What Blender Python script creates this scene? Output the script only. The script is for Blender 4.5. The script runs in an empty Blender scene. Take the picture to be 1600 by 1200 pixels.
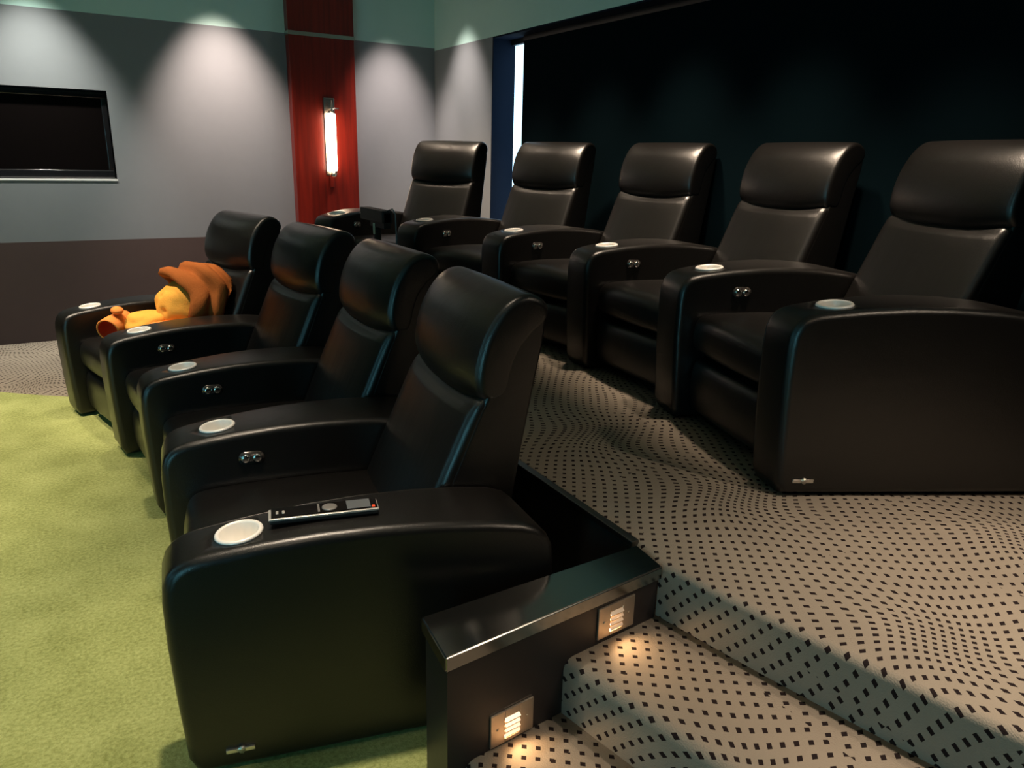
import bpy, bmesh, math, random
from mathutils import Vector, Matrix, noise
random.seed(4)
C = bpy.context.scene.collection
SC = bpy.context.scene
PI = math.pi
R = math.radians
H = 1.45          # eye height
ZS = .455         # stage level
SW = .56          # seat width between two arms
CUP_S = .17       # cup position behind the arm front

# ------------------------------------------------------------------ materials
def nmat(name):
    m = bpy.data.materials.new(name); m.use_nodes = True
    nt = m.node_tree; b = nt.nodes['Principled BSDF']
    return m, nt, b
def N(nt, t, **k):
    n = nt.nodes.new(t)
    for a, v in k.items(): setattr(n, a, v)
    return n
def math_(nt, op, a, b=None, c=None):
    n = N(nt, 'ShaderNodeMath', operation=op)
    for i, v in enumerate((a, b, c)):
        if v is None: continue
        if isinstance(v, (int, float)): n.inputs[i].default_value = v
        else: nt.links.new(v, n.inputs[i])
    return n.outputs[0]
def vmath(nt, op, a, b=None, out=0):
    n = N(nt, 'ShaderNodeVectorMath', operation=op)
    for i, v in enumerate((a, b)):
        if v is None: continue
        if isinstance(v, (tuple, list)): n.inputs[i].default_value = v
        else: nt.links.new(v, n.inputs[i])
    return n.outputs[out]
def simple(name, col, rough=.5, metal=0., bump=None, spec=.5, vary=0., coat=0.):
    """colour with a little procedural mottling and an optional noise bump (scale, strength, distance)"""
    m, nt, b = nmat(name)
    b.inputs['Roughness'].default_value = rough
    b.inputs['Metallic'].default_value = metal
    b.inputs['Specular IOR Level'].default_value = spec
    b.inputs['Coat Weight'].default_value = coat
    tc = N(nt, 'ShaderNodeTexCoord')
    ns = N(nt, 'ShaderNodeTexNoise'); ns.inputs['Scale'].default_value = 14; ns.inputs['Detail'].default_value = 4
    nt.links.new(tc.outputs['Object'], ns.inputs['Vector'])
    mx = N(nt, 'ShaderNodeMixRGB'); mx.inputs[1].default_value = (*[c*(1-vary) for c in col], 1)
    mx.inputs[2].default_value = (*[min(1, c*(1+vary)) for c in col], 1)
    nt.links.new(ns.outputs['Fac'], mx.inputs[0]); nt.links.new(mx.outputs[0], b.inputs['Base Color'])
    if bump:
        n2 = N(nt, 'ShaderNodeTexNoise'); n2.inputs['Scale'].default_value = bump[0]; n2.inputs['Detail'].default_value = 3
        nt.links.new(tc.outputs['Object'], n2.inputs['Vector'])
        bp = N(nt, 'ShaderNodeBump'); bp.inputs['Strength'].default_value = bump[1]; bp.inputs['Distance'].default_value = bump[2]
        nt.links.new(n2.outputs['Fac'], bp.inputs['Height']); nt.links.new(bp.outputs['Normal'], b.inputs['Normal'])
    return m
def emit(name, col, strength):
    m, nt, b = nmat(name)
    b.inputs['Base Color'].default_value = (*col, 1)
    b.inputs['Emission Color'].default_value = (*col, 1)
    b.inputs['Emission Strength'].default_value = strength
    return m
def leather(name, pleats=False):
    m, nt, b = nmat(name)
    b.inputs['Base Color'].default_value = (.0045, .0039, .0035, 1)
    b.inputs['Roughness'].default_value = .325
    b.inputs['Specular IOR Level'].default_value = .6
    tc = N(nt, 'ShaderNodeTexCoord')
    v = N(nt, 'ShaderNodeTexVoronoi'); v.inputs['Scale'].default_value = 420
    nt.links.new(tc.outputs['Object'], v.inputs['Vector'])
    w = N(nt, 'ShaderNodeTexNoise'); w.inputs['Scale'].default_value = 9; w.inputs['Detail'].default_value = 5; w.inputs['Distortion'].default_value = .6
    nt.links.new(tc.outputs['Object'], w.inputs['Vector'])
    h = math_(nt, 'ADD', math_(nt, 'MULTIPLY', v.outputs['Distance'], .10), math_(nt, 'MULTIPLY', w.outputs['Fac'], .75))
    if pleats:
        mp = N(nt, 'ShaderNodeMapping'); mp.inputs['Scale'].default_value = (2.5, 15, 2.5)
        nt.links.new(tc.outputs['Object'], mp.inputs['Vector'])
        p = N(nt, 'ShaderNodeTexNoise'); p.inputs['Scale'].default_value = 1; p.inputs['Detail'].default_value = 2
        nt.links.new(mp.outputs[0], p.inputs['Vector'])
        sp = N(nt, 'ShaderNodeSeparateXYZ'); nt.links.new(tc.outputs['Object'], sp.inputs[0])
        mask = math_(nt, 'SUBTRACT', 1, math_(nt, 'MULTIPLY', math_(nt, 'ABSOLUTE', math_(nt, 'SUBTRACT', sp.outputs[2], .58)), 5.))
        mask = math_(nt, 'MAXIMUM', mask, 0)
        h = math_(nt, 'ADD', h, math_(nt, 'MULTIPLY', math_(nt, 'MULTIPLY', p.outputs['Fac'], 1.3), mask))
    bp = N(nt, 'ShaderNodeBump'); bp.inputs['Strength'].default_value = .35; bp.inputs['Distance'].default_value = .006
    nt.links.new(h, bp.inputs['Height']); nt.links.new(bp.outputs['Normal'], b.inputs['Normal'])
    return m
def carpet(name):
    """taupe pile with small dark squares whose rows swirl round scattered centres"""
    m, nt, b = nmat(name)
    uv = N(nt, 'ShaderNodeUVMap').outputs[0]
    cell = .66
    sc = vmath(nt, 'SCALE', uv); sc.node.inputs['Scale'].default_value = 1/cell
    vo = N(nt, 'ShaderNodeTexVoronoi', voronoi_dimensions='2D'); vo.inputs['Scale'].default_value = 1; vo.inputs['Randomness'].default_value = .55
    nt.links.new(sc, vo.inputs['Vector'])
    rel = vmath(nt, 'SUBTRACT', sc, vo.outputs['Position'])
    r2 = vmath(nt, 'DOT_PRODUCT', rel, rel, 1)
    fall = math_(nt, 'POWER', 2.718, math_(nt, 'MULTIPLY', r2, -13.))
    g = math_(nt, 'ADD', 1., math_(nt, 'MULTIPLY', fall, .62))
    sclv = N(nt, 'ShaderNodeVectorMath', operation='SCALE'); nt.links.new(rel, sclv.inputs[0]); nt.links.new(math_(nt, 'SUBTRACT', g, 1.), sclv.inputs['Scale'])
    wp = vmath(nt, 'ADD', sc, sclv.outputs[0])
    rot = N(nt, 'ShaderNodeVectorRotate', rotation_type='Z_AXIS')
    nt.links.new(wp, rot.inputs['Vector']); nt.links.new(vo.outputs['Position'], rot.inputs['Center'])
    nt.links.new(math_(nt, 'MULTIPLY', fall, .35), rot.inputs['Angle'])
    rot2 = N(nt, 'ShaderNodeVectorRotate', rotation_type='Z_AXIS'); rot2.inputs['Angle'].default_value = .62
    nt.links.new(rot.outputs[0], rot2.inputs['Vector'])
    pitch = .0315
    lat = vmath(nt, 'SCALE', rot2.outputs[0]); lat.node.inputs['Scale'].default_value = cell/pitch
    fr = vmath(nt, 'SUBTRACT', vmath(nt, 'FRACTION', lat), (.5, .5, .5))
    s = N(nt, 'ShaderNodeSeparateXYZ'); nt.links.new(vmath(nt, 'ABSOLUTE', fr), s.inputs[0])
    d = math_(nt, 'MAXIMUM', s.outputs[0], s.outputs[1])
    size = math_(nt, 'MULTIPLY', math_(nt, 'ADD', math_(nt, 'MULTIPLY', g, .5), .5), .178)
    dot = math_(nt, 'LESS_THAN', d, size)
    ns = N(nt, 'ShaderNodeTexNoise'); ns.inputs['Scale'].default_value = 4; ns.inputs['Detail'].default_value = 6
    nt.links.new(uv, ns.inputs['Vector'])
    base = N(nt, 'ShaderNodeMixRGB'); base.inputs[1].default_value = (.235, .20, .16, 1); base.inputs[2].default_value = (.34, .295, .235, 1)
    nt.links.new(ns.outputs['Fac'], base.inputs[0])
    mx = N(nt, 'ShaderNodeMixRGB'); mx.inputs[2].default_value = (.018, .012, .012, 1)
    nt.links.new(dot, mx.inputs[0]); nt.links.new(base.outputs[0], mx.inputs[1]); nt.links.new(mx.outputs[0], b.inputs['Base Color'])
    b.inputs['Roughness'].default_value = .95; b.inputs['Specular IOR Level'].default_value = .1
    n2 = N(nt, 'ShaderNodeTexNoise'); n2.inputs['Scale'].default_value = 260; nt.links.new(uv, n2.inputs['Vector'])
    bp = N(nt, 'ShaderNodeBump'); bp.inputs['Strength'].default_value = .5; bp.inputs['Distance'].default_value = .004
    nt.links.new(n2.outputs['Fac'], bp.inputs['Height']); nt.links.new(bp.outputs['Normal'], b.inputs['Normal'])
    return m
def turf_mat():
    m, nt, b = nmat('green turf')
    tc = N(nt, 'ShaderNodeTexCoord')
    a = N(nt, 'ShaderNodeTexNoise'); a.inputs['Scale'].default_value = 85; a.inputs['Detail'].default_value = 5; a.inputs['Roughness'].default_value = .7
    c = N(nt, 'ShaderNodeTexNoise'); c.inputs['Scale'].default_value = 5; c.inputs['Detail'].default_value = 3
    for n in (a, c): nt.links.new(tc.outputs['Object'], n.inputs['Vector'])
    cr = N(nt, 'ShaderNodeValToRGB')
    cr.color_ramp.elements[0].position = .36; cr.color_ramp.elements[0].color = (.225, .26, .075, 1)
    cr.color_ramp.elements[1].position = .66; cr.color_ramp.elements[1].color = (.50, .545, .21, 1)
    f = math_(nt, 'ADD', math_(nt, 'MULTIPLY', a.outputs['Fac'], .7), math_(nt, 'MULTIPLY', c.outputs['Fac'], .3))
    nt.links.new(f, cr.inputs[0]); nt.links.new(cr.outputs[0], b.inputs['Base Color'])
    b.inputs['Roughness'].default_value = .9; b.inputs['Specular IOR Level'].default_value = .15
    bp = N(nt, 'ShaderNodeBump'); bp.inputs['Strength'].default_value = .8; bp.inputs['Distance'].default_value = .008
    nt.links.new(a.outputs['Fac'], bp.inputs['Height']); nt.links.new(bp.outputs['Normal'], b.inputs['Normal'])
    return m
def wood_mat():
    m, nt, b = nmat('red stained wood')
    tc = N(nt, 'ShaderNodeTexCoord'); mp = N(nt, 'ShaderNodeMapping'); mp.inputs['Scale'].default_value = (26, 26, 1.6)
    nt.links.new(tc.outputs['Object'], mp.inputs[0])
    ns = N(nt, 'ShaderNodeTexNoise'); ns.inputs['Scale'].default_value = 1.3; ns.inputs['Detail'].default_value = 6
    nt.links.new(mp.outputs[0], ns.inputs['Vector'])
    cr = N(nt, 'ShaderNodeValToRGB')
    cr.color_ramp.elements[0].position = .3; cr.color_ramp.elements[0].color = (.10, .007, .004, 1)
    cr.color_ramp.elements[1].position = .75; cr.color_ramp.elements[1].color = (.20, .013, .006, 1)
    nt.links.new(ns.outputs['Fac'], cr.inputs[0]); nt.links.new(cr.outputs[0], b.inputs['Base Color'])
    b.inputs['Roughness'].default_value = .33
    return m
def brushed(name, col, rough, axis=(1, 60, 60)):
    m, nt, b = nmat(name)
    tc = N(nt, 'ShaderNodeTexCoord'); mp = N(nt, 'ShaderNodeMapping'); mp.inputs['Scale'].default_value = axis
    nt.links.new(tc.outputs['Object'], mp.inputs[0])
    ns = N(nt, 'ShaderNodeTexNoise'); ns.inputs['Scale'].default_value = 8; ns.inputs['Detail'].default_value = 4
    nt.links.new(mp.outputs[0], ns.inputs['Vector'])
    b.inputs['Base Color'].default_value = (*col, 1); b.inputs['Metallic'].default_value = 1
    nt.links.new(math_(nt, 'ADD', math_(nt, 'MULTIPLY', ns.outputs['Fac'], .06), rough-.03), b.inputs['Roughness'])
    return m
def glass(name, col=(1, 1, 1), rough=.05):
    m, nt, b = nmat(name)
    b.inputs['Base Color'].default_value = (*col, 1); b.inputs['Transmission Weight'].default_value = 1
    b.inputs['Roughness'].default_value = rough; b.inputs['IOR'].default_value = 1.45
    return m

M = {}
M['leather'] = leather('black leather')
M['pleat'] = leather('black leather with soft pleats', True)
M['black'] = simple('matte black', (.012, .011, .011), .6, vary=.2)
M['blackgloss'] = simple('gloss black plastic', (.008, .008, .009), .16, vary=.1)
M['silver'] = simple('satin silver plastic', (.66, .64, .60), .3, .6, vary=.05)
M['cup'] = simple('satin aluminium', (.93, .90, .85), .38, .15, vary=.04)
M['chrome'] = simple('polished chrome', (.75, .73, .70), .14, 1., vary=.03)
M['smoke'] = simple('smoked control plate', (.09, .08, .075), .18, .7, vary=.05)
M['badge'] = simple('badge nickel', (.72, .66, .58), .28, .85, vary=.05)
M['carpet'] = carpet('dotted taupe carpet')
M['turf'] = turf_mat()
M['wood'] = wood_mat()
M['fabric'] = simple('grey wall fabric', (.186, .20, .212), .9, bump=(500, .25, .002), vary=.03, spec=.2)
M['wainscot'] = simple('dark brown wall fabric', (.075, .052, .048), .9, bump=(450, .3, .002), vary=.05, spec=.15)
M['upper'] = simple('off-white paint with cyan light tint', (.43, .63, .58), .8, vary=.02, spec=.25)  # cyan cast of the light mixed into the off-white wall colour
M['ceiling'] = simple('ceiling paint', (.5, .52, .5), .85, vary=.02)
M['dark'] = simple('charcoal paint', (.022, .020, .020), .7, vary=.1)
M['navy'] = simple('dark jamb paint', (.008, .012, .022), .85, vary=.08, spec=.05)
M['shade'] = simple('blackout blind fabric', (.0014, .0050, .0068), .9, bump=(700, .15, .001), vary=.08, spec=.02)
M['kneecap'] = brushed('brushed steel cap', (.42, .41, .39), .16)
M['kneeface'] = simple('black brown laminate', (.016, .012, .012), .42, vary=.15)
M['strip'] = brushed('dark metal strip', (.20, .19, .18), .35, (60, 1, 60))
M['nickel'] = brushed('brushed nickel', (.55, .50, .45), .26)
M['plate'] = simple('step light plate', (.52, .44, .36), .3, .85, vary=.06)
M['screen'] = simple('dark screen glass', (.004, .003, .003), .12, spec=.18)
M['lens'] = emit('warm step light lens', (1., .60, .28), 14)
M['tube'] = emit('lit frosted glass tube', (1., .80, .56), 17)
M['clear'] = glass('clear glass')
M['pane'] = emit('daylit pane', (.50, .78, 1.), 2.2)
M['fleece'] = simple('burnt orange fleece', (.29, .085, .020), .95, bump=(160, .5, .004), vary=.18, spec=.1)
M['yellow'] = simple('golden yellow fleece', (.82, .39, .065), .95, bump=(160, .4, .004), vary=.08, spec=.1)
M['coral'] = simple('orange fleece', (.75, .25, .06), .95, bump=(160, .4, .004), vary=.08, spec=.1)
M['red'] = simple('red lining', (.75, .06, .015), .9, bump=(160, .4, .004), vary=.08, spec=.1)
M['label'] = simple('pale green label', (.55, .70, .55), .5, vary=.05)
M['lcd'] = simple('grey remote screen', (.10, .11, .12), .2, vary=.05)
M['pad'] = simple('grey remote pad', (.22, .21, .20), .4, .4, vary=.2)
M['redkey'] = simple('red key', (.75, .07, .02), .4, vary=.05)
M['steel'] = simple('white recess ledge', (.75, .76, .74), .5, vary=.03)

# ------------------------------------------------------------------ helpers
def obj(name, bm, mat, parent=None, smooth=True, flip=True):
    if flip: bmesh.ops.recalc_face_normals(bm, faces=bm.faces)
    me = bpy.data.meshes.new(name); bm.to_mesh(me); bm.free()
    if smooth:
        for p in me.polygons: p.use_smooth = True
    me.materials.append(mat)
    o = bpy.data.objects.new(name, me); C.objects.link(o)
    if parent: o.parent = parent
    return o
def thing(name, label, cat, loc=(0, 0, 0), rz=0, group=None):
    o = bpy.data.objects.new(name, None); C.objects.link(o)
    o.empty_display_size = .1
    o.location = loc; o.rotation_euler = (0, 0, rz); o['label'] = label; o['category'] = cat
    if group: o['group'] = group
    return o
def tag(o, label, cat, group=None):
    o['label'] = label; o['category'] = cat
    if group: o['group'] = group
    return o
def struct(name, bm, mat, parent=None, smooth=False, label=None):
    o = obj(name, bm, mat, parent, smooth)
    if not parent: o['kind'] = 'structure'
    if label: o['label'] = label
    return o
def part(o, label):
    o['label'] = label; return o
def add_box(bm, x0, x1, y0, y1, z0, z1, bev=0, seg=2):
    r = bmesh.ops.create_cube(bm, size=1)
    vs = r['verts']
    for v in vs:
        v.co = Vector(((x0+x1)/2+v.co.x*(x1-x0), (y0+y1)/2+v.co.y*(y1-y0), (z0+z1)/2+v.co.z*(z1-z0)))
    if bev:
        es = list({e for v in vs for e in v.link_edges})
        bmesh.ops.bevel(bm, geom=es, offset=bev, segments=seg, affect='EDGES', profile=.6)
    return bm
def box(*a, **k): return add_box(bmesh.new(), *a, **k)
def add_prism(bm, pts, z0, z1, bev=0, seg=3):
    """horizontal polygon pts raised from z0 to z1; bev rounds the upper rim"""
    b = [bm.verts.new((x, y, z0)) for x, y in pts]; t = [bm.verts.new((x, y, z1)) for x, y in pts]
    n = len(pts)
    bm.faces.new(b[::-1]); top = bm.faces.new(t)
    for i in range(n): bm.faces.new((b[i], b[(i+1) % n], t[(i+1) % n], t[i]))
    if bev: bmesh.ops.bevel(bm, geom=list(top.edges), offset=bev, segments=seg, affect='EDGES')
    return bm
def add_lathe(bm, prof, n=28, M4=Matrix()):
    rings = []
    for r, z in prof:
        if r < 1e-6: rings.append([bm.verts.new(M4 @ Vector((0, 0, z)))])
        else: rings.append([bm.verts.new(M4 @ Vector((r*math.cos(2*PI*i/n), r*math.sin(2*PI*i/n), z))) for i in range(n)])
    for a, b in zip(rings, rings[1:]):
        for i in range(n):
            j = (i+1) % n
            if len(a) == 1 and len(b) == 1: continue
            if len(a) == 1: bm.faces.new((a[0], b[i], b[j]))
            elif len(b) == 1: bm.faces.new((a[i], b[0], a[j]))
            else: bm.faces.new((a[i], b[i], b[j], a[j]))
    return bm
def add_tube(bm, pts, rad, n=8, closed=False):
    pts = [Vector(p) for p in pts]; m = len(pts); rings = []
    rr = rad if isinstance(rad, (list, tuple)) else [rad]*m
    prev = None
    for i, p in enumerate(pts):
        a = pts[(i-1) % m] if (i > 0 or closed) else p
        b = pts[(i+1) % m] if (i < m-1 or closed) else p
        t = (b-a).normalized()
        if prev is None:
            up = Vector((0, 0, 1)) if abs(t.z) < .9 else Vector((1, 0, 0))
            u = t.cross(up).normalized()
        else:
            u = (prev - t*prev.dot(t)).normalized()
        prev = u; w = t.cross(u)
        rings.append([bm.verts.new(p+(u*math.cos(2*PI*k/n)+w*math.sin(2*PI*k/n))*rr[i]) for k in range(n)])
    for i in range(m if closed else m-1):
        a, b = rings[i], rings[(i+1) % m]
        for k in range(n): bm.faces.new((a[k], a[(k+1) % n], b[(k+1) % n], b[k]))
    if not closed:
        bm.faces.new(rings[0][::-1]); bm.faces.new(rings[-1])
    return bm
def chaikin(p, it=2, w=None):
    for _ in range(it):
        q = []
        for i in range(len(p)):
            a, b = p[i], p[(i+1) % len(p)]
            q.append(tuple(x*.75+y*.25 for x, y in zip(a, b))); q.append(tuple(x*.25+y*.75 for x, y in zip(a, b)))
        p = q
    return p
def inset(poly, d):
    n = len(poly); out = []
    ar = sum(poly[i][0]*poly[(i+1) % n][1]-poly[(i+1) % n][0]*poly[i][1] for i in range(n))
    sg = 1 if ar > 0 else -1
    for i in range(n):
        a, b, c = poly[i-1], poly[i], poly[(i+1) % n]
        e1 = Vector((b[0]-a[0], b[1]-a[1])); e2 = Vector((c[0]-b[0], c[1]-b[1]))
        n1 = Vector((-e1.y, e1.x)).normalized()*sg; n2 = Vector((-e2.y, e2.x)).normalized()*sg
        nn = (n1+n2)
        nn = nn.normalized() if nn.length > 1e-6 else n1
        k = min(1.6, 1/max(.3, nn.dot(n1)))
        out.append((b[0]+nn.x*d*k, b[1]+nn.y*d*k))
    return out
def add_loft(bm, poly, y0, y1, r, shape=None, nseg=5, nmid=1):
    """closed side outline poly (s, z) swept across y; rims rounded with radius r; y0, y1 numbers or functions of s;
    shape(s, z, t) with t in -1..1 across may push a point"""
    f0 = y0 if callable(y0) else (lambda s: y0); f1 = y1 if callable(y1) else (lambda s: y1)
    st = []
    for k in range(nseg+1):
        a = k/nseg*PI/2; st.append((0, r*(1-math.cos(a)), r*(1-math.sin(a))))
    for k in range(1, nmid+1): st.append((k/(nmid+1), None, 0))
    for k in range(nseg, -1, -1):
        a = k/nseg*PI/2; st.append((1, -r*(1-math.cos(a)), r*(1-math.sin(a))))
    rings = []
    for f, dy, ins in st:
        ring = []
        for (s, z) in (inset(poly, ins) if ins > 1e-9 else poly):
            a, b = f0(s), f1(s)
            if dy is None: y = (a+r)+(b-a-2*r)*f
            else: y = (a if f == 0 else b)+dy
            if shape:
                t = 2*(y-a)/(b-a)-1; s2, z2 = shape(s, z, t)
            else: s2, z2 = s, z
            ring.append(bm.verts.new((s2, y, z2)))
        rings.append(ring)
    n = len(poly)
    for a, b in zip(rings, rings[1:]):
        for i in range(n): bm.faces.new((a[i], a[(i+1) % n], b[(i+1) % n], b[i]))
    bm.faces.new(rings[0]); bm.faces.new(rings[-1][::-1])
    return bm
def loft(*a, **k): return add_loft(bmesh.new(), *a, **k)
def uv_mesh(o, fn):
    me = o.data; uvl = me.uv_layers.new(name='UVMap')
    for p in me.polygons:
        for li in p.loop_indices:
            uvl.data[li].uv = fn(me.vertices[me.loops[li].vertex_index].co, p.normal)

# ------------------------------------------------------------------ camera
cam = bpy.data.cameras.new('camera'); co = bpy.data.objects.new('camera', cam); C.objects.link(co)
f = 1163.; cam.sensor_fit = 'HORIZONTAL'; cam.sensor_width = 36; cam.lens = f/1600*36
cam.clip_start = .02
p_, r_, y_ = R(17), R(1.5), R(31)
fw = Vector((math.sin(y_)*math.cos(p_), math.cos(y_)*math.cos(p_), -math.sin(p_)))
rt = Vector((math.cos(y_), -math.sin(y_), 0)); up = rt.cross(fw)
rt2 = rt*math.cos(r_)+up*math.sin(r_); up2 = up*math.cos(r_)-rt*math.sin(r_)
co.matrix_world = Matrix(((rt2.x, up2.x, -fw.x, 0), (rt2.y, up2.y, -fw.y, 0), (rt2.z, up2.z, -fw.z, H), (0, 0, 0, 1)))
SC.camera = co

# ------------------------------------------------------------------ room shell
XR, YF, XF, YN, ZC = 3.066, 6.60, -3.6, -2.4, 3.0
TEAL, WAIN = 2.355, .755
fl = struct('floor', box(XF, XR+.3, YN, YF, -.1, 0), M['carpet']); uv_mesh(fl, lambda c, n: (c.x, c.y))
struct('ceiling', box(XF-.1, XR+.5, YN-.1, YF+.2, ZC, ZC+.1), M['ceiling'])
struct('wall_near', box(XF-.1, XR+.4, YN-.1, YN, 0, ZC), M['dark'])
struct('wall_front', box(XF-.1, XF, YN, YF, 0, ZC), M['dark'])

TX0, TX1, TZ0, TZ1 = -.80, .405, 1.205, 1.838       # recess for the television
def wall_bands(bm, z0, z1, x0=XF, x1=XR+.4, y0=YF, y1=YF+.12): return add_box(bm, x0, x1, y0, y1, z0, z1)
wf = bmesh.new()
wall_bands(wf, TEAL, ZC)
wfar = struct('wall_far', wf, M['upper'])
b = bmesh.new()
wall_bands(b, WAIN, TZ0); wall_bands(b, TZ1, TEAL); wall_bands(b, TZ0, TZ1, XF, TX0); wall_bands(b, TZ0, TZ1, TX1)
struct('fabric_panel', b, M['fabric'], wfar)
struct('wainscot', wall_bands(bmesh.new(), 0, WAIN), M['wainscot'], wfar)
b = bmesh.new()
add_box(b, TX0-.01, TX1+.01, YF+.10, YF+.12, TZ0-.01, TZ1+.01)
add_box(b, TX0-.01, TX0, YF+.002, YF+.11, TZ0, TZ1); add_box(b, TX1, TX1+.01, YF+.002, YF+.11, TZ0, TZ1)
add_box(b, TX0, TX1, YF+.002, YF+.11, TZ1, TZ1+.01)
struct('recess_lining', b, M['black'], wfar)
struct('recess_ledge', box(TX0, TX1+.004, YF-.006, YF+.1, TZ0-.009, TZ0+.002), M['steel'], wfar)

# rear wall: pier by the corner, header above the blind, sill at stage level
YO = 5.53
HEAD = 2.335
b = bmesh.new(); add_box(b, XR, XR+.4, YN, YF, HEAD, ZC)
wr = struct('wall_rear', b, M['upper'])
struct('fabric_panel', box(XR, XR+.4, YO, YF, .4, HEAD), M['fabric'], wr)
struct('wall_sill', box(XR, XR+.4, YN, YO, 0, ZS+.02), M['dark'], wr)
# window behind the blind
w1 = struct('window_1', box(XR+.20, XR+.215, YN, YO, ZS+.02, HEAD), M['pane'])
b = bmesh.new()
add_box(b, XR, XR+.2, YO-.012, YO, ZS+.02, HEAD); add_box(b, XR, XR+.2, YN, YO-.012, HEAD-.012, HEAD)
struct('jamb', b, M['navy'], w1)
b = bmesh.new()
add_box(b, XR+.165, XR+.2, YN, YO-.012, HEAD-.05, HEAD); add_box(b, XR+.165, XR+.2, YN, YO-.012, ZS+.02, ZS+.07)
for yy in (3.9, 2.3, .7, -.9): add_box(b, XR+.165, XR+.2, yy-.03, yy+.03, ZS+.07, HEAD-.05)
struct('window_frame', b, M['black'], w1)
# roller blind
t = thing('roller_blind', 'wide black roller blind covering the window behind the back row', 'blind', (XR+.118, 0, 0))
b = bmesh.new(); add_box(b, -.002, .002, YN+.02, 5.250, ZS+.05, HEAD-.03); obj('blind_fabric', b, M['shade'], t, False)
b = bmesh.new(); add_box(b, -.008, .008, YN+.02, 5.252, ZS+.03, ZS+.055, .003); obj('bottom_rail', b, M['black'], t, False)
b = bmesh.new(); add_tube(b, [(.018, YN+.02, HEAD-.03), (.018, 5.252, HEAD-.03)], .027, 16); obj('roller', b, M['black'], t)

# pilaster
PX0, PX1, PY = 1.742, 2.285, YF-.10
t = struct('trim_1', box(PX0, PX1, PY, YF, 0, ZC, .004), M['wood'], label='red stained wood pilaster')
struct('metal_band', box(PX0-.004, PX1+.004, PY-.004, YF, TEAL-.018, TEAL+.012), M['nickel'], t)

# ------------------------------------------------------------------ stage, steps, knee walls
def edge(x0, y0, dirn, far):
    """front edge of a step from the knee wall outwards, gently curving back"""
    pts = []; L = abs(far-y0)
    for i in range(25):
        d = L*i/24
        pts.append((x0+.19*d+.05*d*d, y0+dirn*d))
    return pts
K0 = [(.566, 1.179), (1.213, 1.243), (1.226, 1.362), (.581, 1.338)]
KF = [(.475, 5.575), (1.226, 5.575), (1.226, 5.715), (.475, 5.715)]
near = edge(1.213, 1.268, -1, YN)
farE = edge(1.213, 5.70, 1, YF)
XB = 1.238
pts = near[::-1]+[(1.226, 1.30), (1.236, 1.372), (XB, 1.9), (XB, 3.4), (XB, 5.0), (XB, 5.50), (1.226, 5.6)]+farE+[(XR-.001, YF), (XR-.001, YN)]
pts[0] = (min(pts[0][0], XR-.3), YN)
def carpet_uv(c, n):
    if abs(n.z) > .55: return (c.x, c.y)
    return (c.x+(c.z-ZS)*.9, c.y+(c.z)*.12)
def add_step(name, e, depth_to, z0, z1, r=.030):
    """carpeted step: riser, rounded nosing and tread over the front edge polyline e; depth_to(x, y) gives the back x"""
    bm = bmesh.new(); uvl = bm.loops.layers.uv.new('UVMap'); uvs = {}
    prof = [(0, z0), (0, (z0+z1-r)/2), (0, z1-r)]+[(r*(1-math.cos(a)), z1-r+r*math.sin(a)) for a in [PI/2*k/6 for k in range(1, 7)]]
    ln = [0]
    for p, q in zip(prof, prof[1:]): ln.append(ln[-1]+math.hypot(q[0]-p[0], q[1]-p[1]))
    cols = []
    for i, (x, y) in enumerate(e):
        a = Vector(e[max(i-1, 0)]); c = Vector(e[min(i+1, len(e)-1)]); t = (c-a).normalized()
        n = Vector((t.y, -t.x)); n = n if n.x > 0 else -n
        col = []
        for (o, z), L in zip(prof, ln):
            v = bm.verts.new((x+n.x*o, y+n.y*o, z)); uvs[v] = (x+L-ln[-1], y); col.append(v)
        xb = depth_to(x, y)
        v = bm.verts.new((xb, y, z1)); uvs[v] = (xb-r, y); col.append(v)
        v = bm.verts.new((xb, y, z0)); uvs[v] = (xb+z1-z0, y); col.append(v)
        cols.append(col)
    for a, c in zip(cols, cols[1:]):
        for k in range(len(a)-1): bm.faces.new((a[k], a[k+1], c[k+1], c[k]))
    bm.faces.new(cols[0]); bm.faces.new(cols[-1])
    for f_ in bm.faces:
        for l in f_.loops: l[uvl].uv = uvs[l.vert]
    o = struct(name, bm, M['carpet'], smooth=True)
    for p in o.data.polygons:
        if len(p.vertices) > 4 or abs(p.normal.y) > .9: p.use_smooth = False
    return o
STG = near[::-1]+[(1.222, 1.30), (1.232, 1.366), (XB, 1.5), (XB, 1.9), (XB, 3.4), (XB, 5.0), (XB, 5.56), (1.226, 5.69)]+farE
add_step('floor_stage', STG, lambda x, y: XR-.001, 0, ZS, .022)
for k, (x2, z) in enumerate(((.888, .303), (.602, .152))):
    for (ya, d, yb) in ((1.268, -1, YN), (5.70, 1, YF)):
        add_step('floor_step', edge(x2, ya, d, yb), lambda x, y: x+.36, 0, z)
def shrink(q, d):
    cx = sum(p[0] for p in q)/4; cy = sum(p[1] for p in q)/4
    return [(x+(d if x < cx else -d), y+(d if y < cy else -d)) for x, y in q]
for nm, q in (('wall_knee_near', K0), ('wall_knee_far', KF)):
    kw = struct(nm, add_prism(bmesh.new(), shrink(q, .008), 0, ZS-.03), M['kneeface'])
    bm = add_prism(bmesh.new(), q, ZS-.038, ZS)
    bmesh.ops.bevel(bm, geom=list(bm.edges), offset=.004, segments=3, affect='EDGES')
    struct('steel_cap', bm, M['kneecap'], kw, smooth=False)
# fascia of the stage behind the front row and its metal strip
fa = struct('trim_2', box(1.224, 1.237, 1.373, 5.565, 0, ZS-.012), M['black'])
struct('edge_strip', box(1.216, 1.242, 1.373, 5.565, ZS-.012, ZS+.006, .003), M['strip'], fa)
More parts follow.
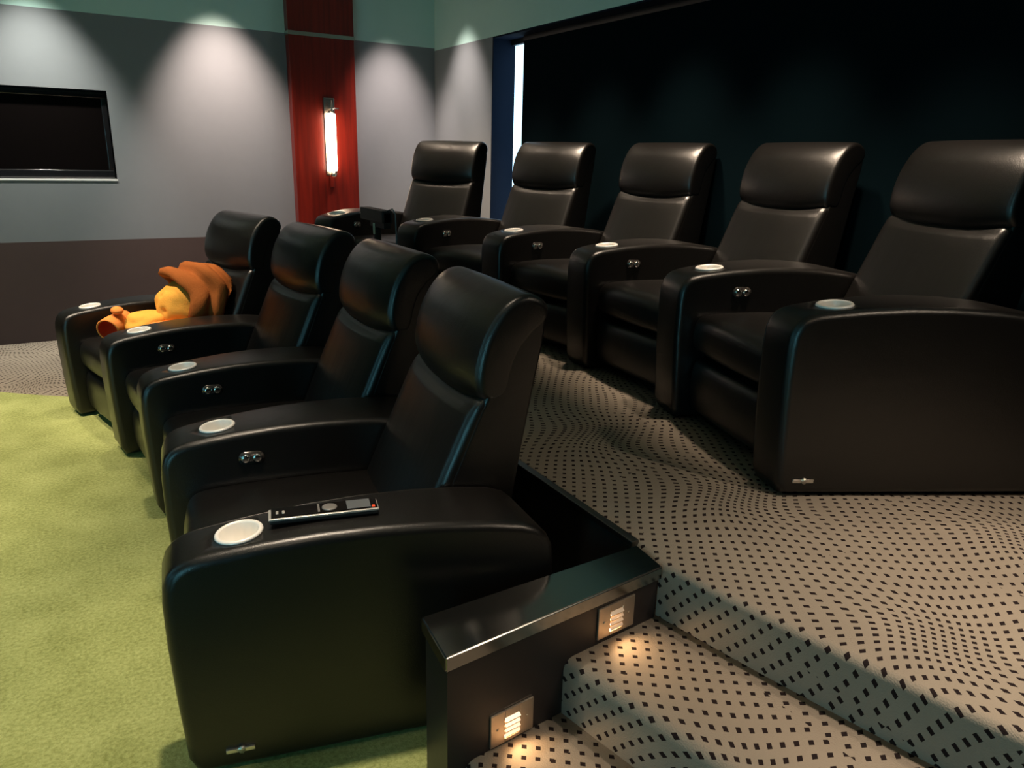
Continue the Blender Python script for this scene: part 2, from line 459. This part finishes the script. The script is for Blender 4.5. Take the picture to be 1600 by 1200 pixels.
# turf
tp = [(XF, YN), (2.9, YN), (2.9, .2), (1.23, 1.3), (1.23, 4.55), (.9, 4.62), (.5, 4.72), (.2, 4.84), (-.08, 4.955), (-.26, 5.085), (-.46, 5.25), (-.8, 5.6), (-1.1, 6.0), (-1.3, YF), (XF, YF)]
tf = struct('floor_turf', add_prism(bmesh.new(), tp, 0, .012), M['turf'], label='green artificial turf')

# ------------------------------------------------------------------ theatre recliners
ARM = [(.03, .012), (.012, .05), (.003, .2), (-.004, .36), (-.004, .47), (.0, .515), (.010, .543), (.026, .562), (.048, .574), (.08, .582),
       (.13, .588), (.22, .597), (.34, .604), (.47, .604), (.60, .597), (.74, .582), (.82, .568), (.862, .551), (.888, .527), (.903, .495), (.908, .45), (.905, .3), (.90, .012)]
def arm_top(s):
    for a, c in zip(ARM, ARM[1:]):
        if a[0] <= s <= c[0] and a[1] > .5: return a[1]+(c[1]-a[1])*(s-a[0])/(c[0]-a[0])
arm_cache = {}
def arm_mesh(w0, tan, side):
    key = (w0, round(tan, 4), side)
    if key in arm_cache: return arm_cache[key]
    if side > 0: y0 = SW/2; y1 = lambda s: SW/2+w0+s*tan-.0025
    else: y0 = lambda s: -SW/2-w0-s*tan; y1 = -SW/2
    bm = bmesh.new()
    add_loft(bm, ARM, y0, y1, .024)
    # stitched seams that run along both rims of the top and down the front
    i0, i1 = 2, 20
    for q, sg in ((y0, 1), (y1, -1)):
        ql = q if callable(q) else (lambda s, q=q: q)
        ins = inset(ARM, .0065)
        pl = [(s, ql(s)+sg*.0075, z) for s, z in ins[i0:i1]]
        add_tube(bm, pl, .0022, 6)
    cy = lambda s: ((y0(s) if callable(y0) else y0)+(y1(s) if callable(y1) else y1))/2
    o = obj('arm', bm, M['leather'])
    cut = bmesh.new(); zt = arm_top(CUP_S); tilt = Matrix.Translation((CUP_S, cy(CUP_S), zt)) @ Matrix.Rotation(-.098, 4, 'Y')
    add_lathe(cut, [(0, -.075), (.0465, -.075), (.0465, .05), (0, .05)], 32, tilt)
    oc = obj('cutter', cut, M['leather'])
    md = o.modifiers.new('b', 'BOOLEAN'); md.object = oc; md.operation = 'DIFFERENCE'; md.solver = 'EXACT'
    dg = bpy.context.evaluated_depsgraph_get(); dg.update()
    me = bpy.data.meshes.new_from_object(o.evaluated_get(dg)); me.name = 'arm'
    bpy.data.objects.remove(o); bpy.data.objects.remove(oc)
    while len(me.materials) > 1: me.materials.pop()
    arm_cache[key] = (me, tilt); return arm_cache[key]
def mobj(name, me, parent):
    o = bpy.data.objects.new(name, me); C.objects.link(o); o.parent = parent; return o
# shared meshes of one seat
def mk(name, bm, mat):
    o = obj(name, bm, mat); me = o.data; bpy.data.objects.remove(o); return me
seat_p = chaikin([(.075, .29), (.060, .33), (.060, .39), (.080, .425), (.13, .436), (.3, .437), (.5, .43), (.70, .415), (.74, .40), (.74, .30), (.5, .28), (.15, .28)], 2)
def seat_shape(s, z, t):
    k = 1-t*t; fr = max(0, min(1, (.30-s)/.25))
    return s-.018*k*fr, z+(.016*k if z > .36 else 0)
SEAT = mk('seat', loft(seat_p, -.276, .276, .022, seat_shape, nmid=9), M['leather'])
foot_p = chaikin([(.085, .05), (.072, .08), (.066, .16), (.072, .23), (.09, .262), (.14, .268), (.2, .26), (.2, .05)], 2)
def foot_shape(s, z, t): return s-.012*(1-t*t), z
FOOT = mk('footrest', loft(foot_p, -.274, .274, .018, foot_shape, nmid=7), M['leather'])
BASE = mk('base', box(.2, .88, -.27, .27, .0, .285, .006), M['black'])
shell_p = chaikin([(.66, .20), (.672, .47), (.71, .57), (.757, .68), (.795, .77), (.822, .82), (.826, .88), (.834, .96), (.852, 1.02), (.885, 1.058), (.93, 1.076), (.97, 1.07), (.995, 1.04), (.990, .97), (.968, .86), (.925, .62), (.90, .45), (.885, .20)], 2)
SHELL = mk('backrest', loft(shell_p, -.279, .279, .014, None, nmid=3), M['leather'])
cush_p = chaikin([(.60, .38), (.640, .47), (.685, .57), (.735, .68), (.773, .765), (.790, .803), (.815, .822), (.85, .825), (.87, .79), (.83, .62), (.80, .5), (.76, .38)], 2)
def cush_shape(s, z, t):
    k = 1-abs(t)**2.4
    fr = 1 if s < .78+.0*(z) and z < .8 else .4
    # soft valley below the head pillow towards the middle
    v = math.exp(-((z-.815)/.045)**2)*k
    return s-.026*k*fr+.005*v, z-.012*v
CUSH = mk('back_cushion', loft(cush_p, -.2775, .2775, .026, cush_shape, nmid=11), M['pleat'])
head_p = chaikin([(.885, .812), (.848, .802), (.812, .812), (.794, .850), (.797, .905), (.815, .970), (.845, 1.032), (.882, 1.076), (.925, 1.096), (.968, 1.090), (1.0, 1.064), (1.002, 1.02), (.96, .985), (.91, .93)], 2)
def head_shape(s, z, t):
    k = 1-abs(t)**2.6
    fr = max(0, min(1, (.90-s)/.06))
    low = math.exp(-((z-.812)/.05)**2)
    return s-(.028)*k*fr, z-.018*k*low*fr-.003*(1-k)*(1 if z > 1.0 else 0)
HEAD_ = mk('headrest', loft(head_p, -.281, .281, .020, head_shape, nmid=11), M['leather'])
# cup holder: rolled rim and bowl
cb = bmesh.new()
add_lathe(cb, [(.0, -.058), (.038, -.058), (.0425, -.052), (.0432, .0005), (.0445, .004), (.048, .006), (.0525, .0048), (.0545, .0015), (.0545, -.002), (.0455, -.002), (.0445, -.06), (0, -.06)], 40)
CUP = mk('cup_holder', cb, M['cup'])
# control: oval plate with two domed buttons
pb = bmesh.new()
oval = [((.018+.021*math.cos(a)) if math.cos(a) >= 0 else (-.018+.021*math.cos(a)), .0225*math.sin(a)) for a in [2*PI*i/36 for i in range(36)]]
add_prism(pb, oval, 0, .004, .0015, 2)
PLATE = mk('control_panel', pb, M['smoke'])
kb = bmesh.new(); add_lathe(kb, [(.0145, .003), (.0145, .006), (.0125, .009), (.009, .0105), (.0, .0112)], 20)
BUTTON = mk('button', kb, M['chrome'])
# badge: a narrow ribbon clasp, two ridged bars with a twisted band between them
gb = bmesh.new()
for x0, x1 in ((-.029, -.004), (.007, .029)):
    add_box(gb, x0, x1, -.0055, .0055, 0, .004, .0008)
    add_box(gb, x0, x1, .0030, .0055, 0, .0062, .0006)
tw = [(-.010, .0032), (.003, .0092), (.009, .0072), (.0095, -.0012), (.005, -.0085), (-.001, -.0072), (-.004, -.001)]
add_prism(gb, tw, 0, .007, .001, 2)
BADGE = mk('badge', gb, M['badge'])

def add_arm(seat, w0, tan, side, badge=False, control=True):
    me, tilt = arm_mesh(w0, tan, side)
    a = mobj('arm', me, seat)
    c = mobj('cup_holder', CUP, a); c.matrix_basis = tilt @ Matrix.Translation((0, 0, .0005)); part(c, 'silver rimmed cup holder')
    if control:
        p = mobj('control_panel', PLATE, a)
        p.matrix_basis = Matrix.Translation((.258, SW/2, .512)) @ Matrix.Rotation(PI/2, 4, 'X') @ Matrix.Rotation(-.05, 4, 'Z')
        for sx in (-.0175, .0175):
            k = mobj('button', BUTTON, a)
            k.matrix_basis = p.matrix_basis @ Matrix.Translation((sx, 0, 0))
    if badge:
        g = mobj('badge', BADGE, a)
        g.matrix_basis = Matrix.Translation((badge[0], -SW/2-w0-badge[0]*tan+.0005, badge[1])) @ Matrix.Rotation(-math.atan(tan), 4, 'Z') @ Matrix.Rotation(PI/2, 4, 'X') @ Matrix.Scale(1.13, 4); part(g, 'small silver ribbon shaped badge')
def make_seat(label, group, ox, oy, oz, phi, w_right, tan_right, first, back):
    t = thing('theater_recliner', label, 'recliner', (ox, oy, oz), R(phi), group)
    for nm, me in (('seat', SEAT), ('footrest', FOOT), ('base', BASE), ('backrest', SHELL), ('back_cushion', CUSH), ('headrest', HEAD_)):
        o = mobj(nm, me, t)
        if nm in ('backrest', 'back_cushion', 'headrest'):
            o.matrix_basis = Matrix.Translation((back[0], 0, 0)) @ Matrix.Translation((.3, 0, 0)) @ Matrix.Rotation(R(back[1]), 4, 'Z') @ Matrix.Translation((-.3, 0, 0))
    add_arm(t, w_right, tan_right, 1)
    if first: add_arm(t, .155, tan_right, -1, badge=first, control=False)
    return t
def row(n, ox, oy, oz, phi, de, labels, group, badge, back):
    seats = []
    tn = math.tan(R(de)); w0 = .19
    for i in range(n):
        last = i == n-1
        seats.append(make_seat(labels[i], group, ox, oy, oz, phi, .16 if last else w0, tn, badge if i == 0 else None, back))
        la = lambda a: Vector((-math.sin(R(a)), math.cos(R(a))))
        d = la(phi)*(SW/2+w0)+la(phi+de)*SW/2
        ox += d.x; oy += d.y; phi += de
    return seats
front = row(4, .131, 2.022, .012, -6.266, 6.971,
    ['front row black recliner with a remote on its armrest, beside the low steel-capped wall',
     'second black leather recliner of the front row from the low steel-capped wall',
     'third front-row black leather recliner from the steel-capped wall, beside the seat holding orange fleece',
     'black leather recliner holding the orange fleece bundle, at the far end of the front row'],
    'front row recliners', (.126, .066), (0, 0))
rear = row(5, 1.909, 1.811, ZS, -16.2, 11.158,
    ['back row black recliner with a silver badge on its outer side, beside the carpeted steps',
     'second raised back row black recliner counting from the one with the silver badge',
     'middle black recliner of the five in the raised back row before the blind',
     'fourth back row recliner from the badged one, just before the bright gap beside the blind',
     'last back row black recliner beside the red wood pilaster, behind the small dark box'],
    'back row recliners', (.09, .058), (.065, 0))

# ------------------------------------------------------------------ things
# television
t = thing('television', 'black flat television set into the grey wall', 'television', ((TX0+TX1)/2, YF+.10, TZ0+.006))
W2 = (TX1-TX0)/2-.004; HT = TZ1-TZ0-.014
b = bmesh.new()
add_box(b, -W2, W2, -.042, -.004, 0, HT, .004)
obj('cabinet', b, M['blackgloss'], t, False)
b = bmesh.new()
add_box(b, -W2, W2, -.058, -.040, HT-.045, HT, .008, 4); add_box(b, -W2, W2, -.058, -.040, 0, .062, .012, 4)
add_box(b, -W2, -W2+.04, -.054, -.040, .05, HT-.04, .006, 3); add_box(b, W2-.04, W2, -.054, -.040, .05, HT-.04, .006, 3)
obj('bezel', b, M['blackgloss'], t)
b = bmesh.new(); add_box(b, -W2+.035, W2-.035, -.046, -.041, .055, HT-.042)
part(obj('screen', b, M['screen'], t, False), 'dark glossy screen')

# sconce on the pilaster
sx, sz = 2.045, 1.258
t = thing('wall_sconce', 'lit glass tube wall sconce on the red wood pilaster', 'wall lamp', (sx, PY, sz))
obj('back_plate', box(-.045, .045, -.012, 0, .0, .62, .003), M['nickel'], t, False)
b = bmesh.new(); add_tube(b, [(0, -.01, .50), (0, -.075, .50)], .009, 10); add_tube(b, [(0, -.075, .47), (0, -.075, .60)], .010, 12)
add_tube(b, [(-.02, -.075, .535), (.062, -.075, .535)], .006, 10)
obj('arm', b, M['nickel'], t)
b = bmesh.new(); add_lathe(b, [(0, 0), (.030, .002), (.034, .022), (.034, .45), (.030, .46), (0, .462)], 28, Matrix.Translation((0, -.06, .035)))
part(obj('glass_tube', b, M['tube'], t), 'glowing white glass tube')
b = bmesh.new(); add_lathe(b, [(0, 0), (.025, 0), (.025, .02), (.012, .03), (.012, .05), (0, .05)], 20, Matrix.Translation((0, -.06, -.012)))
obj('lower_cap', b, M['nickel'], t)
b = bmesh.new(); add_box(b, -.018, .018, -.014, 0, -.10, -.002, .003); obj('mounting_tail', b, M['wood'], t, False)

# step lights on the near knee wall
kd = (Vector(K0[1])-Vector(K0[0])).normalized(); kn = Vector((kd.y, -kd.x))
base0 = Vector(K0[0])-kn*.008
ka = math.atan2(kd.y, kd.x)
for lab, dist, zz, hh in (('louvred metal step light above the lowest carpeted step', .181, .158, .088), ('louvred metal step light on the black wall beside the upper carpeted step', .497, .318, .088)):
    p = base0+kd*dist
    t = thing('step_light', lab, 'step light', (p.x, p.y, zz), ka, 'step lights')
    b = bmesh.new()
    hw = .061
    add_box(b, -hw, -.021, -.006, 0, 0, hh, .002); add_box(b, .021, hw, -.006, 0, 0, hh, .002)
    add_box(b, -.021, .021, -.006, 0, hh-.020, hh, .0015); add_box(b, -.021, .021, -.006, 0, 0, .010, .0015)
    for xs, zs_ in ((-.042, .045), (.042, .045)): add_lathe(b, [(.0035, 0), (.003, .002), (0, .0025)], 10, Matrix.Translation((xs, -.006, zs_)) @ Matrix.Rotation(PI/2, 4, 'X'))
    obj('face_plate', b, M['plate'], t, False)
    b = bmesh.new()
    for i in range(4):
        z = .016+i*.0135
        vs = [b.verts.new(v) for v in ((-.021, -.001, z+.008), (.021, -.001, z+.008), (.021, -.010, z), (-.021, -.010, z), (-.021, -.001, z+.0095), (.021, -.001, z+.0095), (.021, -.010, z+.0015), (-.021, -.010, z+.0015))]
        for q in ((0, 1, 2, 3), (7, 6, 5, 4), (0, 4, 5, 1), (1, 5, 6, 2), (2, 6, 7, 3), (3, 7, 4, 0)): b.faces.new([vs[k] for k in q])
    obj('louver', b, M['plate'], t, False)
    b = bmesh.new(); add_box(b, -.02, .02, -.0008, .0, .010, .068)
    part(obj('lens', b, M['lens'], t, False), 'glowing amber lens')

# remote control on the nearest arm
def frame(fr): return fr.matrix_basis if False else Matrix.Translation(fr.location) @ Matrix.Rotation(fr.rotation_euler.z, 4, 'Z')
t = thing('remote_control', 'black and silver remote control lying on the nearest front row armrest', 'remote control')
L_, Wd = .252, .058
hl = lambda s: .6045+.012
pos = Vector((.4525, 1.609, .6185))
t.location = pos; t.rotation_euler = (0, .003, R(-13.2))
b = bmesh.new(); add_box(b, -L_/2, L_/2, -Wd/2, Wd/2, 0, .013, .005, 3); obj('case', b, M['black'], t)
b = bmesh.new(); add_box(b, -L_/2-.002, L_/2, -Wd/2-.002, Wd/2-.006, .010, .0155, .002, 3); part(obj('silver_trim', b, M['silver'], t), 'silver edge trim')
b = bmesh.new(); add_box(b, -L_/2+.004, L_/2-.002, -Wd/2+.004, Wd/2-.003, .013, .0175, .0015, 2); obj('face', b, M['screen'], t, False)
b = bmesh.new(); add_box(b, .052, .108, -.021, .024, .0165, .0182, .0006); obj('screen', b, M['lcd'], t, False)
b = bmesh.new(); add_lathe(b, [(.018, 0), (.018, .002), (.015, .0028), (0, .0026)], 24, Matrix.Translation((.012, 0, .0168))); obj('navigation_pad', b, M['pad'], t)
b = bmesh.new(); add_box(b, -.016, -.011, -.020, .022, .0168, .0186, .0006); obj('key_bar', b, M['pad'], t, False)
for xx in (-.108, -.094):
    b = bmesh.new(); add_box(b, xx-.003, xx+.003, -.009, .006, .0168, .0186, .001); obj('silver_key', b, M['silver'], t, False)
b = bmesh.new(); add_box(b, .110, .118, -.024, -.014, .0166, .0188, .001); obj('red_key', b, M['redkey'], t, False)

# small dark box on a stand between the rows
t = thing('display_stand', 'small dark box on a slim stand between the rows, with a hanging cable', 'stand', (1.5, 3.985, ZS))
b = bmesh.new(); add_lathe(b, [(0, 0), (.10, 0), (.10, .012), (.03, .02), (.012, .03), (0, .03)], 28); obj('base', b, M['black'], t)
b = bmesh.new(); add_tube(b, [(0, 0, .02), (0, 0, .48)], .010, 12); add_tube(b, [(0, 0, .44), (0, 0, .60)], .020, 14); obj('pole', b, M['black'], t)
b = bmesh.new(); add_box(b, -.02, .02, -.15, .06, .605, .69, .003); add_box(b, -.03, .03, -.15, .19, .635, .70, .003); obj('box', b, M['black'], t, False)
b = bmesh.new(); add_box(b, -.024, -.018, -.012, .008, .565, .625, .001); part(obj('label', b, M['label'], t, False), 'small pale label')
b = bmesh.new(); add_tube(b, [(0, -.15, .70), (0, -.225, .715), (0, -.265, .69), (.0, -.272, .60), (0, -.274, .45), (0, -.27, .25), (0, -.26, .02)], .004, 8); obj('cable', b, M['lcd'], t)

# fleece bundle on the last front seat
t = thing('fleece_bundle', 'crumpled orange and yellow fleece bundle lying on the far front row recliner', 'fleece bundle', front[3].location, front[3].rotation_euler.z)
def blob(c, rad, amp=.0, sc=6., seed=0, fold=None, n=(40, 28)):
    b = bmesh.new(); bmesh.ops.create_uvsphere(b, u_segments=n[0], v_segments=n[1], radius=1)
    for v in b.verts:
        d = v.co.copy()
        k = 1+amp*noise.noise(d*sc*.3+Vector((seed, 0, 0)))
        if fold: k += fold(d)
        v.co = Vector((c[0]+d.x*rad[0]*k, c[1]+d.y*rad[1]*k, c[2]+d.z*rad[2]*k))
    return b
obj('bulge', blob((.51, -.03, .612), (.135, .132, .138), .10, 6, 3, lambda d: -.16*math.exp(-((d.y+.35)**2+(d.z+.05)**2)/.02)-.10*math.exp(-((d.y+.05)**2+(d.z-.55)**2)/.012), (56, 40)), M['yellow'], t)
# hood: draped folds round the back of the bulge, opening towards the seat front
b = bmesh.new()
hp = [(.116, -.035), (.122, -.062), (.140, -.072), (.158, -.055), (.166, -.02), (.160, .005), (.150, .02), (.160, .034), (.178, .05), (.184, .075), (.172, .095), (.150, .105), (.152, .118), (.160, .132), (.150, .155), (.115, .172), (.06, .18), (.0, .182)]
hp = [hp[0]]+[q for p0, p1 in zip(hp, hp[1:]) for q in ((p0[0]*.5+p1[0]*.5, p0[1]*.5+p1[1]*.5), p1)]
add_lathe(b, hp, 56)
rotm = Vector((.84, -.02, .10)).normalized().to_track_quat('Z', 'Y').to_matrix()
for v in b.verts:
    a = math.atan2(v.co.y, v.co.x); d = v.co.z; rr = math.hypot(v.co.x, v.co.y)
    k = 1+.06*math.sin(2*a+.8+14*d)+.03*math.sin(4*a-20*d)+.13*noise.noise(Vector((v.co.x*7, v.co.y*7, d*5)))
    dd = d+.03*noise.noise(Vector((v.co.x*8+3, v.co.y*8, 2)))+.016*math.sin(2*a+1.1)*min(1, rr/.12)+.010*math.sin(3*a+.4)*min(1, rr/.12)
    q = rotm @ Vector((v.co.x*k*1.12, v.co.y*k*1.12, dd*1.08))+Vector((.552, -.05, .648))
    q.z = max(q.z, .478+.015*noise.noise(q*11)); q.y = max(q.y, -.262+.01*noise.noise(q*9))
    lim = .612+(q.z-.50)*.42
    if q.x > lim: q.x = lim+.01*noise.noise(q*13)
    v.co = q
obj('hood', b, M['fleece'], t)
obj('lower_fold', blob((.43, -.04, .518), (.15, .175, .045), .22, 8, 5, lambda d: .06*math.sin(7*d.x+4*d.y)), M['coral'], t)
obj('panel', blob((.345, .02, .536), (.13, .125, .066), .16, 6, 2, lambda d: -.12*abs(d.y)+.03*math.sin(6*d.x)), M['yellow'], t)
# short sleeve with an open end, red lining inside
b = bmesh.new(); Ms = Matrix.Translation((.175, .075, .50)) @ Matrix.Rotation(R(15), 4, 'Z') @ Matrix.Rotation(R(-62), 4, 'Y')
add_lathe(b, [(.052, -.085), (.057, -.09), (.061, -.085), (.059, -.04), (.050, .03), (.042, .085), (.0, .10)], 28, Matrix.Translation((.20, .06, .542)) @ Matrix.Rotation(R(40), 4, 'Z') @ Matrix.Rotation(R(78), 4, 'Y'))
sl = obj('sleeve', b, M['coral'], t)
b = bmesh.new(); add_lathe(b, [(.0525, -.086), (.047, -.06), (.040, .0), (0, .02)], 28, Matrix.Translation((.20, .06, .542)) @ Matrix.Rotation(R(40), 4, 'Z') @ Matrix.Rotation(R(78), 4, 'Y'))
part(obj('lining', b, M['red'], sl), 'red inside of the sleeve')
obj('toggle', blob((.20, .03, .618), (.03, .042, .021), .05, 4, 1, n=(20, 12)), M['coral'], t)

# ------------------------------------------------------------------ light
def spot(loc, target, power, col, angle, blend=.5, size=.03):
    l = bpy.data.lights.new('downlight_or_fill', 'SPOT'); l.energy = power; l.color = col; l.spot_size = R(angle); l.spot_blend = blend; l.shadow_soft_size = size
    o = bpy.data.objects.new('downlight_or_fill', l); C.objects.link(o); o.location = loc
    d = Vector(target)-Vector(loc); o.rotation_euler = d.to_track_quat('-Z', 'Y').to_euler(); return o
def area(loc, target, sx_, sy_, power, col):
    l = bpy.data.lights.new('daylight_or_fill', 'AREA'); l.shape = 'RECTANGLE'; l.size = sx_; l.size_y = sy_; l.energy = power; l.color = col
    o = bpy.data.objects.new('daylight_or_fill', l); C.objects.link(o); o.location = loc
    d = Vector(target)-Vector(loc); o.rotation_euler = d.to_track_quat('-Z', 'Y').to_euler(); return o
WARM = (1., .78, .58)
ZL = ZC-.03
for x, y, p, c in ((-.02, YF-.5, 300, (1., .97, .86)), (1.21, YF-.5, 480, (1., .78, .67)), (2.62, YF-.5, 330, (1., .80, .72))):
    spot((x, y, ZL), (x, YF, .9), p, c, 59 if x < 2 else 53, 1., .04)
spot((XR-.45, 5.98, ZL), (XR, 5.98, .9), 230, (1., .84, .75), 58, 1., .04)
# over the back row
for x, y, p in ((2.17, 5.75, 200), (2.29, 5.0, 270), (2.39, 4.2, 300), (2.45, 3.4, 310), (2.41, 2.6, 310), (2.33, 1.8, 290)):
    spot((x, y, ZL), (x+.62, y, 0), p, WARM, 55, .9, .07)
# over the front row and the turf
spot((-.25, 3.95, ZL), (.45, 4.35, .55), 330, (1., .82, .62), 36, 1., .06)
for x, y, p, a in ((.42, 4.45, 120, 50), (-1.0, 4.3, 430, 64), (-1.1, 2.6, 330, 64), (.38, 1.75, 260, 42), (.30, 3.0, 120, 42)):
    spot((x, y, ZL), (x, y, 0), p, (1., .82, .62), a, 1., .06)
spot((-.55, 5.75, ZL), (-.55, 5.6, 0), 260, (1., .86, .70), 50, 1., .06)  # added fill, brightens the carpet at the far left
# over the near steps and the aisle beside them
spot((1.85, .2, ZL), (1.8, .15, 0), 310, (1., .80, .62), 64, 1., .06)
spot((2.5, -.6, ZL), (1.5, .8, .4), 130, (1., .80, .60), 56, 1., .06)
spot((.9, -.6, ZL), (1.9, .9, .5), 30, (1., .70, .46), 44, 1., .12)  # added warm fill for the outer panel of the nearest back seat
spot((-.1, .1, ZL), (.35, 1.1, 0), 30, (1., .80, .58), 58, 1., .10)  # added fill for the turf and panel beside the nearest front arm
# step light throw
for dist, zz in ((.181, .158), (.497, .318)):
    p = base0+kd*dist+kn*.013
    spot((p.x, p.y, zz+.055), (p.x+kn.x*.11+.02, p.y+kn.y*.11, zz-.01), 1.0, (1., .62, .32), 120, .5, .012)
CY = (.26, .82, 1.)
area((-3.45, 1.2, .95), (1.5, 3, 1.2), .22, 1.7, 5, CY)
area((-3.0, -1.5, 1.15), (.8, 3, 1.1), .26, 1.7, 33, CY)
area((-2.2, 2.2, 2.5), (-.6, 2.8, 3.0), .3, 4.0, 11, CY)  # added upward cyan fill for the ceiling and upper walls, no window here
w = bpy.data.worlds.new('world'); SC.world = w; w.use_nodes = True
w.node_tree.nodes['Background'].inputs[0].default_value = (.02, .03, .035, 1); w.node_tree.nodes['Background'].inputs[1].default_value = 1.

vs = SC.view_settings
vs.view_transform = 'Standard'; vs.look = 'None'; vs.gamma = 1; vs.exposure = 0; vs.use_curve_mapping = False
SC.display_settings.display_device = 'sRGB'
